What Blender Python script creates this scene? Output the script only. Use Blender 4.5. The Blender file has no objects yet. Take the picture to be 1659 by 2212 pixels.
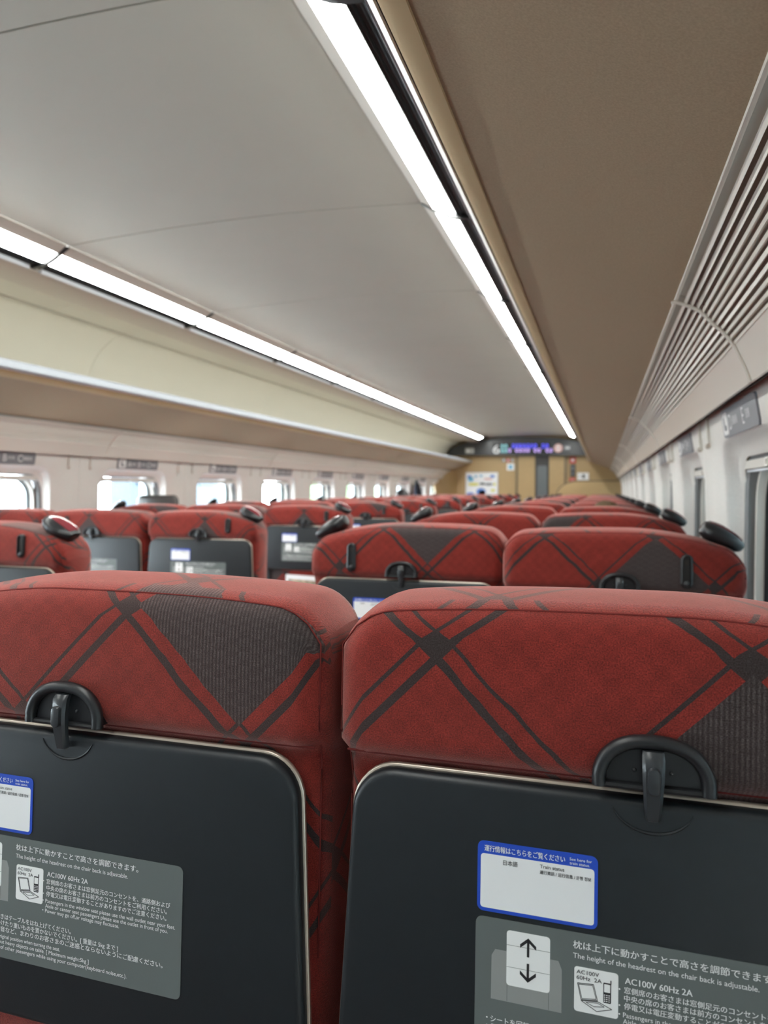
import bpy, math, random
from mathutils import Vector, Matrix
random.seed(7)
sc = bpy.context.scene
COL = sc.collection
PI = math.pi
H = 1.30          # eye height above the floor
CX = -1.24        # centre line of the coach (camera sits at x = 0, y = 0)
Y0, Y1 = -0.93, 12.75

# ------------------------------------------------------------------ camera, world, light, exposure
cam_d = bpy.data.cameras.new('camera')
cam = bpy.data.objects.new('camera', cam_d)
COL.objects.link(cam)
cam.location = (0, 0, H)
cam.rotation_euler = (math.radians(90 - 1.83), 0, math.radians(17.1))
cam_d.sensor_fit = 'VERTICAL'
cam_d.sensor_height = 36.0
cam_d.lens = 1533.0 * 36.0 / 2212.0
cam_d.clip_start = 0.02
cam_d.dof.use_dof = True
cam_d.dof.focus_distance = 0.63
cam_d.dof.aperture_fstop = (cam_d.lens / 1000) / 0.0037
sc.camera = cam

LAMP = 34.0
world = bpy.data.worlds.new('daylight')
sc.world = world
world.use_nodes = True
bg = world.node_tree.nodes['Background']
bg.inputs[0].default_value = (0.93, 0.965, 1.0, 1)
bg.inputs[1].default_value = 31.0
sc.view_settings.view_transform = 'Standard'
sc.view_settings.look = 'None'
sc.view_settings.exposure = 0.12
sc.view_settings.gamma = 1.0
sc.view_settings.use_curve_mapping = False
sc.cycles.max_bounces = 10
sc.cycles.diffuse_bounces = 6
sc.cycles.use_denoising = True
sc.cycles.sample_clamp_indirect = 6.0
sc.cycles.caustics_reflective = False
sc.cycles.caustics_refractive = False

# ------------------------------------------------------------------ materials
def srgb(r, g, b):
    f = lambda c: (c/255)/12.92 if c/255 <= .04045 else ((c/255+.055)/1.055)**2.4
    return (f(r), f(g), f(b), 1)

class X:
    """small expression helper over Math nodes"""
    nt = None
    def __init__(s, sock): s.s = sock
    @staticmethod
    def op(o, *a):
        n = X.nt.nodes.new('ShaderNodeMath'); n.operation = o
        for i, v in enumerate(a):
            if isinstance(v, X): X.nt.links.new(v.s, n.inputs[i])
            else: n.inputs[i].default_value = v
        return X(n.outputs[0])
    def __add__(s, o): return X.op('ADD', s, o)
    def __radd__(s, o): return X.op('ADD', s, o)
    def __sub__(s, o): return X.op('SUBTRACT', s, o)
    def __rsub__(s, o): return X.op('SUBTRACT', o, s)
    def __mul__(s, o): return X.op('MULTIPLY', s, o)
    def __rmul__(s, o): return X.op('MULTIPLY', s, o)
    def __truediv__(s, o): return X.op('DIVIDE', s, o)
    def lt(s, o): return X.op('LESS_THAN', s, o)
    def gt(s, o): return X.op('GREATER_THAN', s, o)
    def fl(s): return X.op('FLOOR', s)
    def ab(s): return X.op('ABSOLUTE', s)
    def mx(s, o): return X.op('MAXIMUM', s, o)
    def mn(s, o): return X.op('MINIMUM', s, o)
    def md(s, m): return s - (s / float(m)).fl() * float(m)

MATS = {}
def mat(name, col, rough=.5, metal=0, coat=0, spec=.5, noise=None, bump=None, emit=None):
    """noise=(scale, amount) varies the base colour, bump=(scale, strength) roughens the surface"""
    m = bpy.data.materials.new(name); m.use_nodes = True
    nt = m.node_tree; b = nt.nodes['Principled BSDF']
    c = col if len(col) == 4 else (*col, 1)
    b.inputs['Base Color'].default_value = c
    b.inputs['Roughness'].default_value = rough
    b.inputs['Metallic'].default_value = metal
    b.inputs['Coat Weight'].default_value = coat
    b.inputs['Specular IOR Level'].default_value = spec
    if noise or bump:
        tc = nt.nodes.new('ShaderNodeTexCoord')
    if noise:
        n = nt.nodes.new('ShaderNodeTexNoise'); n.inputs['Scale'].default_value = noise[0]; n.inputs['Detail'].default_value = 4
        nt.links.new(tc.outputs['Object'], n.inputs['Vector'])
        r = nt.nodes.new('ShaderNodeMapRange'); r.inputs[1].default_value = .3; r.inputs[2].default_value = .7
        r.inputs[3].default_value = 1 - noise[1]; r.inputs[4].default_value = 1 + noise[1]
        nt.links.new(n.outputs['Fac'], r.inputs[0])
        mx = nt.nodes.new('ShaderNodeMix'); mx.data_type = 'RGBA'; mx.blend_type = 'MULTIPLY'; mx.inputs[0].default_value = 1
        mx.inputs[6].default_value = c
        nt.links.new(r.outputs[0], mx.inputs[7])
        nt.links.new(mx.outputs[2], b.inputs['Base Color'])
    if bump:
        n = nt.nodes.new('ShaderNodeTexNoise'); n.inputs['Scale'].default_value = bump[0]; n.inputs['Detail'].default_value = 3
        nt.links.new(tc.outputs['Object'], n.inputs['Vector'])
        bp = nt.nodes.new('ShaderNodeBump'); bp.inputs['Strength'].default_value = bump[1]; bp.inputs['Distance'].default_value = .001
        nt.links.new(n.outputs['Fac'], bp.inputs['Height'])
        nt.links.new(bp.outputs['Normal'], b.inputs['Normal'])
    if emit:
        b.inputs['Emission Color'].default_value = (*emit[0][:3], 1)
        b.inputs['Emission Strength'].default_value = emit[1]
    MATS[name] = m
    return m

M = {}
M['ceiling'] = mat('ceiling_panel', (.53, .515, .455), .5, noise=(3, .02))
M['cove'] = mat('cove_white', (.76, .74, .66), .42)
M['beige'] = mat('beige_panel', (.66, .62, .56), .42)
M['felt'] = mat('brown_felt', (.375, .275, .185), .9, spec=.2, noise=(420, .10), bump=(1100, .10))
M['felt_lit'] = mat('felt_edge_lit', (.50, .36, .20), .8, bump=(1100, .1))  # paler felt tone, light on the curled edge put into the colour
M['grille'] = mat('ivory_grille', (.86, .83, .76), .26)
M['grille_gap'] = mat('grille_groove', (.36, .34, .30), .5)
M['wall'] = mat('wall_ivory', (.88, .865, .82), .6, noise=(160, .03), bump=(300, .12))
M['wall_frame'] = mat('window_ivory', (.70, .67, .61), .45)
M['void'] = mat('dark_recess', (.035, .030, .027), .7)
M['ledge'] = mat('grey_ledge_shade', (.32, .31, .29), .5)
M['rubber'] = mat('black_rubber', (.012, .013, .014), .5)
M['steel'] = mat('brushed_metal', (.88, .88, .90), .32, metal=.6)
M['rail'] = mat('satin_rail', (.42, .45, .49), .4, metal=.3)
M['alu'] = mat('satin_metal', (.74, .77, .82), .45, metal=.35)
M['lampbody'] = mat('black_lamp_profile', (.018, .019, .021), .35)
M['tray'] = mat('charcoal_plastic', (.0105, .0140, .017), .42, noise=(90, .05), bump=(900, .06))
M['champagne'] = mat('champagne_trim', (.62, .54, .45), .3, metal=.6)
M['black'] = mat('black_plastic', (.012, .013, .015), .38)
M['lever'] = mat('satin_black_plastic', (.030, .033, .037), .32)
M['gripred'] = mat('dark_red_gloss', (.20, .03, .04), .12, coat=.2)
M['label'] = mat('label_grey', (.125, .143, .138), .55)
M['labelmid'] = mat('label_midgrey', (.30, .31, .30), .5)
M['labellight'] = mat('label_lightgrey', (.48, .49, .48), .5)
M['ink'] = mat('white_ink', (.95, .96, .95), .5)
M['paper'] = mat('white_sticker', (.94, .95, .96), .4)
M['blue'] = mat('blue_ink', (.018, .075, .52), .4)
M['dark'] = mat('black_ink', (.02, .02, .022), .5)
M['pillow'] = mat('grey_brown_leather', (.050, .044, .042), .5)
M['carpet'] = mat('carpet_dark', (.09, .05, .045), .95, noise=(60, .3))
M['tan'] = mat('tan_laminate', (.46, .315, .15), .45, noise=(40, .05))
M['tanline'] = mat('tan_groove', (.20, .15, .09), .6)
M['header'] = mat('header_black', (.045, .047, .050), .3)
M['doorglass'] = mat('dim_glass', (.14, .155, .16), .2)
M['channel'] = mat('grey_channel', (.22, .225, .23), .45)
M['doorframe'] = mat('door_dark', (.04, .036, .034), .45)
M['red'] = mat('sign_red', (.55, .035, .035), .5)
M['pink'] = mat('sign_pink', (.75, .45, .42), .5)
M['sky_panel'] = mat('pale_blue_panel', (.024, .040, .054), .6)
M['slate'] = mat('slate_blue', (.011, .021, .032), .6)
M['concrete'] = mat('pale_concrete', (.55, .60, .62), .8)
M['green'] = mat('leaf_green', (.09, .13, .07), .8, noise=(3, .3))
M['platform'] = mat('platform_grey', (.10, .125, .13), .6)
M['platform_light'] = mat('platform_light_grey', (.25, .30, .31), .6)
M['skin'] = mat('skin', (.60, .37, .26), .5)
M['hair_brown'] = mat('brown_hair', (.11, .075, .045), .9, spec=.1, noise=(120, .5))
M['hair_black'] = mat('black_hair', (.008, .008, .010), .45)
M['shirt'] = mat('grey_shirt', (.15, .15, .17), .9)
M['navy'] = mat('navy_cloth', (.006, .007, .016), .9)
M['plate'] = mat('plate_grey', (.25, .26, .28), .45)
M['hook'] = mat('hook_ivory', (.72, .69, .62), .4)
M['lamp'] = mat('lamp_diffuser', (.9, .9, .9), .5, emit=((.97, 1.0, .965), LAMP))
M['led_blue'] = mat('led_blue', (.02, .02, .1), .5, emit=((.10, .10, 1.0), 3.2))
M['led_pink'] = mat('led_pink', (.1, .05, .1), .5, emit=((.62, .42, 1.0), 2.6))
M['led_cyan'] = mat('led_cyan', (.05, .1, .1), .5, emit=((.35, .85, .9), 1.8))
M['headwhite'] = mat('lit_white_figure', (.5, .5, .5), .5, emit=((.9, .92, .92), .45))
M['yellow'] = mat('poster_yellow', (.75, .72, .16), .5)
M['pblue'] = mat('poster_blue', (.12, .25, .62), .5)
M['pteal'] = mat('poster_teal', (.16, .48, .68), .5)
M['photo'] = mat('magazine_photo', (.38, .30, .22), .4, noise=(30, .7))

# window glass: thin, slightly tinted pane
def glass_mat():
    m = bpy.data.materials.new('window_glass'); m.use_nodes = True
    nt = m.node_tree; nt.nodes.remove(nt.nodes['Principled BSDF'])
    out = nt.nodes['Material Output']
    tr = nt.nodes.new('ShaderNodeBsdfTransparent'); tr.inputs[0].default_value = (.88, .93, .94, 1)
    gl = nt.nodes.new('ShaderNodeBsdfGlossy'); gl.inputs['Roughness'].default_value = .02
    lw = nt.nodes.new('ShaderNodeLayerWeight'); lw.inputs[0].default_value = .5
    X.nt = nt; fr = X.op('POWER', X(lw.outputs['Facing']), 5.0)*.6 + .03
    mx = nt.nodes.new('ShaderNodeMixShader')
    nt.links.new(fr.s, mx.inputs[0]); nt.links.new(tr.outputs[0], mx.inputs[1]); nt.links.new(gl.outputs[0], mx.inputs[2])
    nt.links.new(mx.outputs[0], out.inputs[0])
    return m
M['glass'] = glass_mat()

def fabric_mat():
    """red moquette: woven checks, diagonal charcoal stripe pairs and charcoal ribbed lozenges.
    The object's own colour slot carries where the cloth was cut (offset of the repeat)."""
    m = bpy.data.materials.new('red_moquette'); m.use_nodes = True
    nt = m.node_tree; X.nt = nt; b = nt.nodes['Principled BSDF']
    uv = nt.nodes.new('ShaderNodeUVMap'); sp = nt.nodes.new('ShaderNodeSeparateXYZ'); nt.links.new(uv.outputs[0], sp.inputs[0])
    oi = nt.nodes.new('ShaderNodeObjectInfo'); so = nt.nodes.new('ShaderNodeSeparateColor'); nt.links.new(oi.outputs['Color'], so.inputs[0])
    wob = nt.nodes.new('ShaderNodeTexNoise'); wob.inputs['Scale'].default_value = 22; nt.links.new(uv.outputs[0], wob.inputs['Vector'])
    w = (X(wob.outputs['Fac']) - .5) * .006
    u0, v0 = X(sp.outputs[0]), X(sp.outputs[1])
    u = u0 - (X(so.outputs[0])*2.0 - 1.0) + w; v = v0 - (X(so.outputs[1])*2.0 - 1.0) + w
    p = (u + v) / .226; q = (u - v) / .226
    P = (p + .5).fl(); Q = (q + .5).fl()
    fp = p - P; fq = q - Q
    def band(f, a, c): return f.gt(a) * f.lt(c)
    def gray(i, j): return i.md(2).lt(.5) * j.md(4).lt(.5)
    dark_p = band(fp, -.080, -.038).mx(band(fp, .038, .060))
    dark_q = band(fq, .038, .080).mx(band(fq, -.060, -.038))
    gap_p = fp.ab().lt(.038); gap_q = fq.ab().lt(.038)
    lines = dark_p.mx(dark_q)
    cell = gray(p.fl(), q.fl()) * (1 - gap_p.mx(gap_q))
    # stripes run on through each crossing; the little square in the middle is filled, except under a lozenge
    centre = gap_p * gap_q * (1 - gray(P, Q - 1))
    cross = (dark_p * gap_q + dark_q * gap_p) * 1.0
    mask = lines.mx(cell).mx(centre).mx(cross.mn(1.0))
    # woven checks
    ck = ((u0 / .0115).fl() + (v0 / .0115).fl()).md(2)
    n1 = nt.nodes.new('ShaderNodeTexNoise'); n1.inputs['Scale'].default_value = 900; n1.inputs['Detail'].default_value = 2
    nt.links.new(uv.outputs[0], n1.inputs['Vector'])
    n2 = nt.nodes.new('ShaderNodeTexNoise'); n2.inputs['Scale'].default_value = 45; n2.inputs['Detail'].default_value = 3
    nt.links.new(uv.outputs[0], n2.inputs['Vector'])
    nap = X(n1.outputs['Fac']) * 2.4 - .2
    big = X(n2.outputs['Fac']) * .5 + .75
    redv = nap * big * (.95 + ck * .09)
    # ribs inside the lozenges
    rib = X.op('SINE', u0 * (2 * PI / .0034)) * .5 + .5
    ribm = rib * (X.op('SINE', v0 * (2 * PI / .024) + ck * 3.0) * .25 + .75)
    gv = nap * (.55 + ribm * .75 * cell)
    def scale(col, f):
        n = nt.nodes.new('ShaderNodeVectorMath'); n.operation = 'SCALE'; n.inputs[0].default_value = col
        nt.links.new(f.s, n.inputs['Scale']); return n.outputs[0]
    mx = nt.nodes.new('ShaderNodeMix'); mx.data_type = 'RGBA'
    nt.links.new(mask.s, mx.inputs[0])
    nt.links.new(scale((.20, .021, .015), redv), mx.inputs[6])
    nt.links.new(scale((.054, .047, .047), gv), mx.inputs[7])
    nt.links.new(mx.outputs[2], b.inputs['Base Color'])
    b.inputs['Roughness'].default_value = .9
    b.inputs['Specular IOR Level'].default_value = .15
    b.inputs['Sheen Weight'].default_value = .6
    b.inputs['Sheen Roughness'].default_value = .5
    b.inputs['Sheen Tint'].default_value = (1, .55, .5, 1)
    bp = nt.nodes.new('ShaderNodeBump'); bp.inputs['Strength'].default_value = .45; bp.inputs['Distance'].default_value = .0012
    nt.links.new((X(n1.outputs['Fac']) + rib * cell * .4).s, bp.inputs['Height'])
    nt.links.new(bp.outputs['Normal'], b.inputs['Normal'])
    return m
M['fabric'] = fabric_mat()
M['seam'] = mat('fabric_seam', (.15, .015, .012), .95)

# ------------------------------------------------------------------ mesh helpers
class MB:
    def __init__(s): s.v = []; s.f = []; s.m = []; s.uv = {}; s.mats = []
    def mi(s, m):
        if m not in s.mats: s.mats.append(m)
        return s.mats.index(m)
    def add(s, verts, faces, m, uvs=None):
        o = len(s.v); s.v += [tuple(v) for v in verts]
        k = s.mi(m)
        for f in faces:
            s.f.append([i + o for i in f]); s.m.append(k)
        if uvs:
            for i, t in enumerate(uvs): s.uv[o + i] = t
        return o
    def box(s, a, b, m):
        x0, y0, z0 = a; x1, y1, z1 = b
        s.add([(x0,y0,z0),(x1,y0,z0),(x1,y1,z0),(x0,y1,z0),(x0,y0,z1),(x1,y0,z1),(x1,y1,z1),(x0,y1,z1)],
              [(0,3,2,1),(4,5,6,7),(0,1,5,4),(1,2,6,5),(2,3,7,6),(3,0,4,7)], m)
    def loops(s, ls, m, cap0=True, cap1=True, close=True):
        """skin a list of equal-length vertex loops"""
        n = len(ls[0]); o = len(s.v); fs = []
        vs = [p for l in ls for p in l]
        for k in range(len(ls) - 1):
            for i in range(n if close else n - 1):
                j = (i + 1) % n
                fs.append((k*n+i, k*n+j, (k+1)*n+j, (k+1)*n+i))
        if cap0: fs.append(tuple(range(n))[::-1])
        if cap1: fs.append(tuple((len(ls)-1)*n+i for i in range(n)))
        s.add(vs, fs, m)
    def tube(s, pts, r, m, seg=8, cap=True):
        pts = [Vector(p) for p in pts]; ls = []
        up = Vector((0,0,1))
        rr = r if isinstance(r, (list, tuple)) else [r]*len(pts)
        for i, p in enumerate(pts):
            t = (pts[min(i+1, len(pts)-1)] - pts[max(i-1, 0)]).normalized()
            a = t.cross(up)
            if a.length < 1e-3: a = t.cross(Vector((0,1,0)))
            a.normalize(); c = a.cross(t)
            ls.append([tuple(p + a*math.cos(2*PI*k/seg)*rr[i] + c*math.sin(2*PI*k/seg)*rr[i]) for k in range(seg)])
        s.loops(ls, m, cap, cap)
    def ball(s, c, r, m, nu=16, nv=10):
        rx, ry, rz = r if isinstance(r, (tuple, list)) else (r, r, r)
        ls = []
        for j in range(1, nv):
            th = PI*j/nv
            ls.append([(c[0]+rx*math.sin(th)*math.cos(2*PI*i/nu), c[1]+ry*math.sin(th)*math.sin(2*PI*i/nu), c[2]-rz*math.cos(th)) for i in range(nu)])
        s.loops(ls, m)
    def build(s, name, parent=None, smooth=35, recalc=True):
        me = bpy.data.meshes.new(name)
        me.from_pydata(s.v, [], s.f)
        for mm in s.mats: me.materials.append(M[mm])
        me.polygons.foreach_set('material_index', s.m)
        if s.uv:
            l = me.uv_layers.new(name='UVMap')
            for lp in me.loops: l.data[lp.index].uv = s.uv.get(lp.vertex_index, (0, 0))
        if recalc:
            import bmesh
            bm = bmesh.new(); bm.from_mesh(me); bmesh.ops.recalc_face_normals(bm, faces=bm.faces); bm.to_mesh(me); bm.free()
        if smooth:
            me.polygons.foreach_set('use_smooth', [True]*len(me.polygons))
            me.set_sharp_from_angle(angle=math.radians(smooth))
        o = bpy.data.objects.new(name, me); COL.objects.link(o)
        if parent: o.parent = parent
        return o

def tag(o, label, cat, group=None):
    o['label'] = label; o['category'] = cat
    if group: o['group'] = group
    return o
def struct(o, label=None):
    o['kind'] = 'structure'
    if label: o['label'] = label
    return o
def empty(name, loc=(0,0,0), rz=0):
    o = bpy.data.objects.new(name, None); COL.objects.link(o); o.location = loc; o.rotation_euler = (0,0,rz)
    o.empty_display_size = .1
    return o
def copy_tree(o, parent=None):
    kids = [c for c in bpy.data.objects if c.parent == o]
    c = o.copy(); COL.objects.link(c)
    if parent: c.parent = parent
    for k in kids: copy_tree(k, c)
    return c

def rrect(w0, w1, z0, z1, r, n=6):
    """rounded rectangle, counter-clockwise, r = one radius or (bl, br, tr, tl)"""
    rs = r if isinstance(r, (tuple, list)) else (r,)*4
    out = []
    for (cx, cz, a0, rr) in ((w0+rs[0], z0+rs[0], PI, rs[0]), (w1-rs[1], z0+rs[1], 1.5*PI, rs[1]), (w1-rs[2], z1-rs[2], 0, rs[2]), (w0+rs[3], z1-rs[3], .5*PI, rs[3])):
        for k in range(n+1):
            a = a0 + .5*PI*k/n
            out.append((cx + rr*math.cos(a), cz + rr*math.sin(a)))
    return out

def extrude(mb, prof, y0, y1, m, th=.012, side=1, X0=CX, ny=1):
    """a sheet of real thickness: profile of (w, Z) swept along the coach; th>0 thickens away from the room"""
    n = len(prof); back = []
    for i in range(n):
        a = Vector(prof[max(i-1,0)]); b = Vector(prof[min(i+1,n-1)]); t = (b-a).normalized()
        nn = Vector((-t.y, t.x))
        back.append((prof[i][0]-nn.x*th, prof[i][1]-nn.y*th))
    ring = list(prof) + back[::-1]
    ls = []
    for k in range(ny+1):
        y = y0 + (y1-y0)*k/ny
        ls.append([(X0 + side*w, y, z+H) for (w, z) in ring])
    mb.loops(ls, m)

_txt = {}
def text_geo(body, size, width=None, align='LEFT', bold=0.0):
    """outline text as flat geometry in (x, z); width squeezes it to a measured length"""
    key = (body, bold)
    if key not in _txt:
        cu = bpy.data.curves.new('lettering', 'FONT'); cu.body = body; cu.size = 1.0; cu.resolution_u = 3
        ob = bpy.data.objects.new('lettering', cu); COL.objects.link(ob)
        bpy.context.view_layer.update()
        me = bpy.data.meshes.new_from_object(ob.evaluated_get(bpy.context.evaluated_depsgraph_get()))
        _txt[key] = ([tuple(v.co[:2]) for v in me.vertices], [tuple(p.vertices) for p in me.polygons])
        bpy.data.objects.remove(ob); bpy.data.curves.remove(cu); bpy.data.meshes.remove(me)
    vs, fs = _txt[key]
    if not vs: return [], []
    x0 = min(v[0] for v in vs); x1 = max(v[0] for v in vs)
    sx = size if width is None else width/(x1-x0)
    off = {'LEFT': 0, 'CENTER': -(x1-x0)/2, 'RIGHT': -(x1-x0)}[align]
    return [((v[0]-x0+off)*sx, v[1]*size) for v in vs], fs

def strokes(size, width, bold):
    """small shifts at which the same lettering is laid down again to print it heavier"""
    if bold > .009: return [(-bold*.8*size, 0), (bold*.8*size, 0), (0, bold*.6*size)]
    return [(0, 0), (bold*.9*size, 0)] if bold else [(0, 0)]

# ------------------------------------------------------------------ coach shell
mb = MB(); mb.box((CX-1.68, Y0-.1, -.08), (CX+1.68, Y1+.5, 0), 'carpet'); struct(mb.build('floor'))

def wallw(z):      # half-width of the wall lining at height z above the eye
    if z <= -.1: return 1.565
    return 1.565 - .17*(z+.1)
WIN0 = 1.695       # centre of one window; one window per seat row
NWIN = [k for k in range(-2, 11)]
def wall(side, name):
    mb = MB(); P = lambda y, z, d=0: (CX + side*(wallw(z)+d), y, z+H)
    for k in NWIN:
        yc = WIN0 + 1.04*k
        if yc - .52 > Y1: continue
        ra = rrect(yc-.335, yc+.335, -.72, .125, .10)
        n = len(ra); cz = -.3
        outer = []
        Wy, Zt, Zb = .5185, .205, -H
        for (y, z) in ra:
            dy, dz = y-yc, z-cz
            t = 1e9
            if abs(dy) > 1e-6: t = min(t, Wy/abs(dy))
            if dz > 1e-6: t = min(t, (Zt-cz)/dz)
            if dz < -1e-6: t = min(t, (Zb-cz)/dz)
            outer.append([yc+dy*t, cz+dz*t])
        # snap the closest ray to every corner of the panel
        for (ey, ez) in ((yc-Wy, Zt), (yc+Wy, Zt), (yc-Wy, Zb), (yc+Wy, Zb)):
            i = min(range(n), key=lambda i: (outer[i][0]-ey)**2 + (outer[i][1]-ez)**2)
            outer[i] = [ey, ez]
        mid = [[(a[0]*.5+b[0]*.5), (a[1]*.5+b[1]*.5)] for a, b in zip(ra, outer)]
        def rr(h, zt, zb, r): return rrect(yc-h, yc+h, zb, zt, r)
        ls = [[P(*p, .05) for p in outer], [P(*p, .002) for p in outer], [P(*p) for p in mid], [P(*p) for p in ra],
              [P(*p, .004) for p in rr(.329, .119, -.714, .098)], [P(*p, .012) for p in rr(.325, .115, -.71, .095)],
              [P(*p, .034) for p in rr(.319, .100, -.704, .09)], [P(*p, .038) for p in rr(.314, .088, -.70, .088)], [P(*p, .045) for p in rr(.308, .080, -.692, .086)]]
        mb.loops(ls, 'wall', False, False)
    # dark backing behind the panel joints ; grey ledge, its upright standing in for shaded wall
    for (a, b) in ((wallw(.16)+.052, .16),):
        pr = [(wallw(.20)+.004, .204), (1.60, .204), (1.60, .40)]
        for y0, y1 in ((Y0, Y1),):
            extrude(mb, pr, y0, y1, 'ledge', .01 if side > 0 else -.01, side)
    for k in NWIN:
        ys = WIN0 + 1.04*k + .52
        if ys > Y1: continue
        mb.box((CX+side*1.62-.01, ys-.06, 0), (CX+side*1.62+.01, ys+.06, H+.25), 'tanline')
    o = mb.build(name); struct(o)
    return o
wall(1, 'wall_right'); wall(-1, 'wall_left')

# outer skin above and below the windows keeps daylight out
def skin():
    for i, (a, b) in enumerate((((CX-1.74, Y0-.1, 2.46), (CX+1.74, Y1+.5, 2.52)), ((CX-1.74, Y0-.1, H+.14), (CX-1.69, Y1+.5, 2.46)),
                 ((CX+1.69, Y0-.1, H+.14), (CX+1.74, Y1+.5, 2.46)), ((CX-1.74, Y0-.1, -.08), (CX-1.69, Y1+.5, H-.74)), ((CX+1.69, Y0-.1, -.08), (CX+1.74, Y1+.5, H-.74)))):
        mb = MB(); mb.box(a, b, 'concrete'); struct(mb.build('trim_%d' % (i+20)))
    for side in (-1, 1):   # pillars between windows
        mb = MB()
        for k in NWIN:
            ys = WIN0 + 1.04*k + .52
            mb.box((CX+side*1.71-.025, ys-.215, H-.74), (CX+side*1.71+.025, ys+.215, H+.14), 'concrete')
        struct(mb.build('trim_%d' % (26 if side > 0 else 25)))
skin()

# windows
wn = 0
def window(side, k):
    global wn
    yc = WIN0 + 1.04*k; wn += 1
    root = empty('window_%d' % wn, (CX+side*1.6, yc, H)); root['kind'] = 'structure'
    L = lambda w, y, z: (side*(w-1.6), y, z)
    mb = MB()
    def ring(specs, m):
        mb.loops([[L(w, *p) for p in rrect(-h, h, zb, zt, r)] for (h, zt, zb, r, w) in specs], m, False, False)
    # slotted side channel, then the ivory inner ring
    ring([(.310,.084,-.694,.086,1.588),(.296,.074,-.684,.08,1.594),(.296,.074,-.684,.08,1.625)], 'channel')
    ring([(.300,.072,-.68,.10,1.622),(.284,.062,-.672,.10,1.608),(.278,.058,-.666,.10,1.610),(.272,.055,-.66,.10,1.632)], 'wall_frame')
    fr = mb.build('window_frame', root)
    mb = MB(); ring([(.275,.058,-.662,.10,1.628),(.268,.051,-.655,.10,1.628),(.265,.049,-.652,.10,1.638)], 'rubber'); mb.build('window_seal', root)
    mb = MB(); pr = rrect(-.268, .268, -.656, .053, .098)
    mb.loops([[L(1.636, *p) for p in pr], [L(1.641, *p) for p in pr]], 'glass'); mb.build('window_pane', root)
    mb = MB()     # raised blind: its bottom rail with a square finger pull
    mb.loops([[L(w, *p) for p in rrect(-.292, .292, .050, .071, .006, 2)] for w in (1.604, 1.584, 1.582)], 'wall_frame')
    mb.loops([[L(w, *p) for p in rrect(-.292, .292, .043, .048, .002, 2)] for w in (1.604, 1.588)], 'alu')
    bl = mb.build('window_blind', root)
    mb = MB(); a = rrect(-.016, .016, .050, .070, .004, 2); b = rrect(-.010, .010, .055, .066, .002, 2)
    mb.loops([[L(1.583, *p) for p in a], [L(1.574, *p) for p in a], [L(1.574, *p) for p in b], [L(1.580, *p) for p in b]], 'wall', False, True)
    mb.build('blind_pull', bl)
    return root
for side in (-1, 1):
    for k in NWIN:
        if WIN0+1.04*k+.4 < Y1: window(side, k)

# ceiling: centre panels with open joints, then the coves over the racks
def ceil():
    mb = MB(); pr = [(-.68 + 1.36*i/24, .936 - .022*abs(-1+2*i/24)**2) for i in range(25)]
    y = 1.19 - 1.04*3
    while y < Y1:
        extrude(mb, pr, max(y+.003, Y0-.1), min(y+1.037, Y1+.1), 'ceiling', -.02)
        y += 1.04
    back = [(-.72, .962), (.72, .962)]
    extrude(mb, back, Y0-.1, Y1+.1, 'tanline', -.02)
    struct(mb.build('ceiling'))
ceil()
def arc(a, b, c, n=10):  # quadratic curve through control b
    return [((1-t)**2*a[0]+2*t*(1-t)*b[0]+t*t*c[0], (1-t)**2*a[1]+2*t*(1-t)*b[1]+t*t*c[1]) for t in [i/n for i in range(n+1)]]
def cove(side, name, seams):
    mb = MB(); s = -.012
    bulge = [(.858, .842)] + arc((.87, .838), (1.06, .825), (1.112, .862), 8) + [(1.114, .885)]
    recess = [(1.114, .868), (1.18, .858), (1.243, .843)]
    cv = [(1.247, .852), (1.249, .836)] + arc((1.25, .833), (1.45, .76), (1.475, .56), 12) + [(1.478, .49)]
    ys = [Y0-.1] + [v for v in seams if Y0 < v < Y1] + [Y1+.1]
    for a, b in zip(ys[:-1], ys[1:]):
        extrude(mb, bulge, a+.001, b-.001, 'beige', s*1, side)
        extrude(mb, cv, a+.0015, b-.0015, 'cove', s*1, side)
    ys2 = [Y0-.1] + [v-.5 for v in seams if Y0 < v-.5 < Y1] + [Y1+.1]
    for a, b in zip(ys2[:-1], ys2[1:]):
        extrude(mb, recess, a+.0015, b-.0015, 'cove', s*1, side)
    extrude(mb, [(.84, .90), (1.15, .90), (1.32, .86), (1.50, .76), (1.51, .48)], Y0-.1, Y1+.1, 'tanline', -.01, side)
    struct(mb.build(name))
seams = [1.19+2.08*k for k in range(-1, 7)]
cove(1, 'trim_1', seams); cove(-1, 'trim_2', seams)

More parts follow.
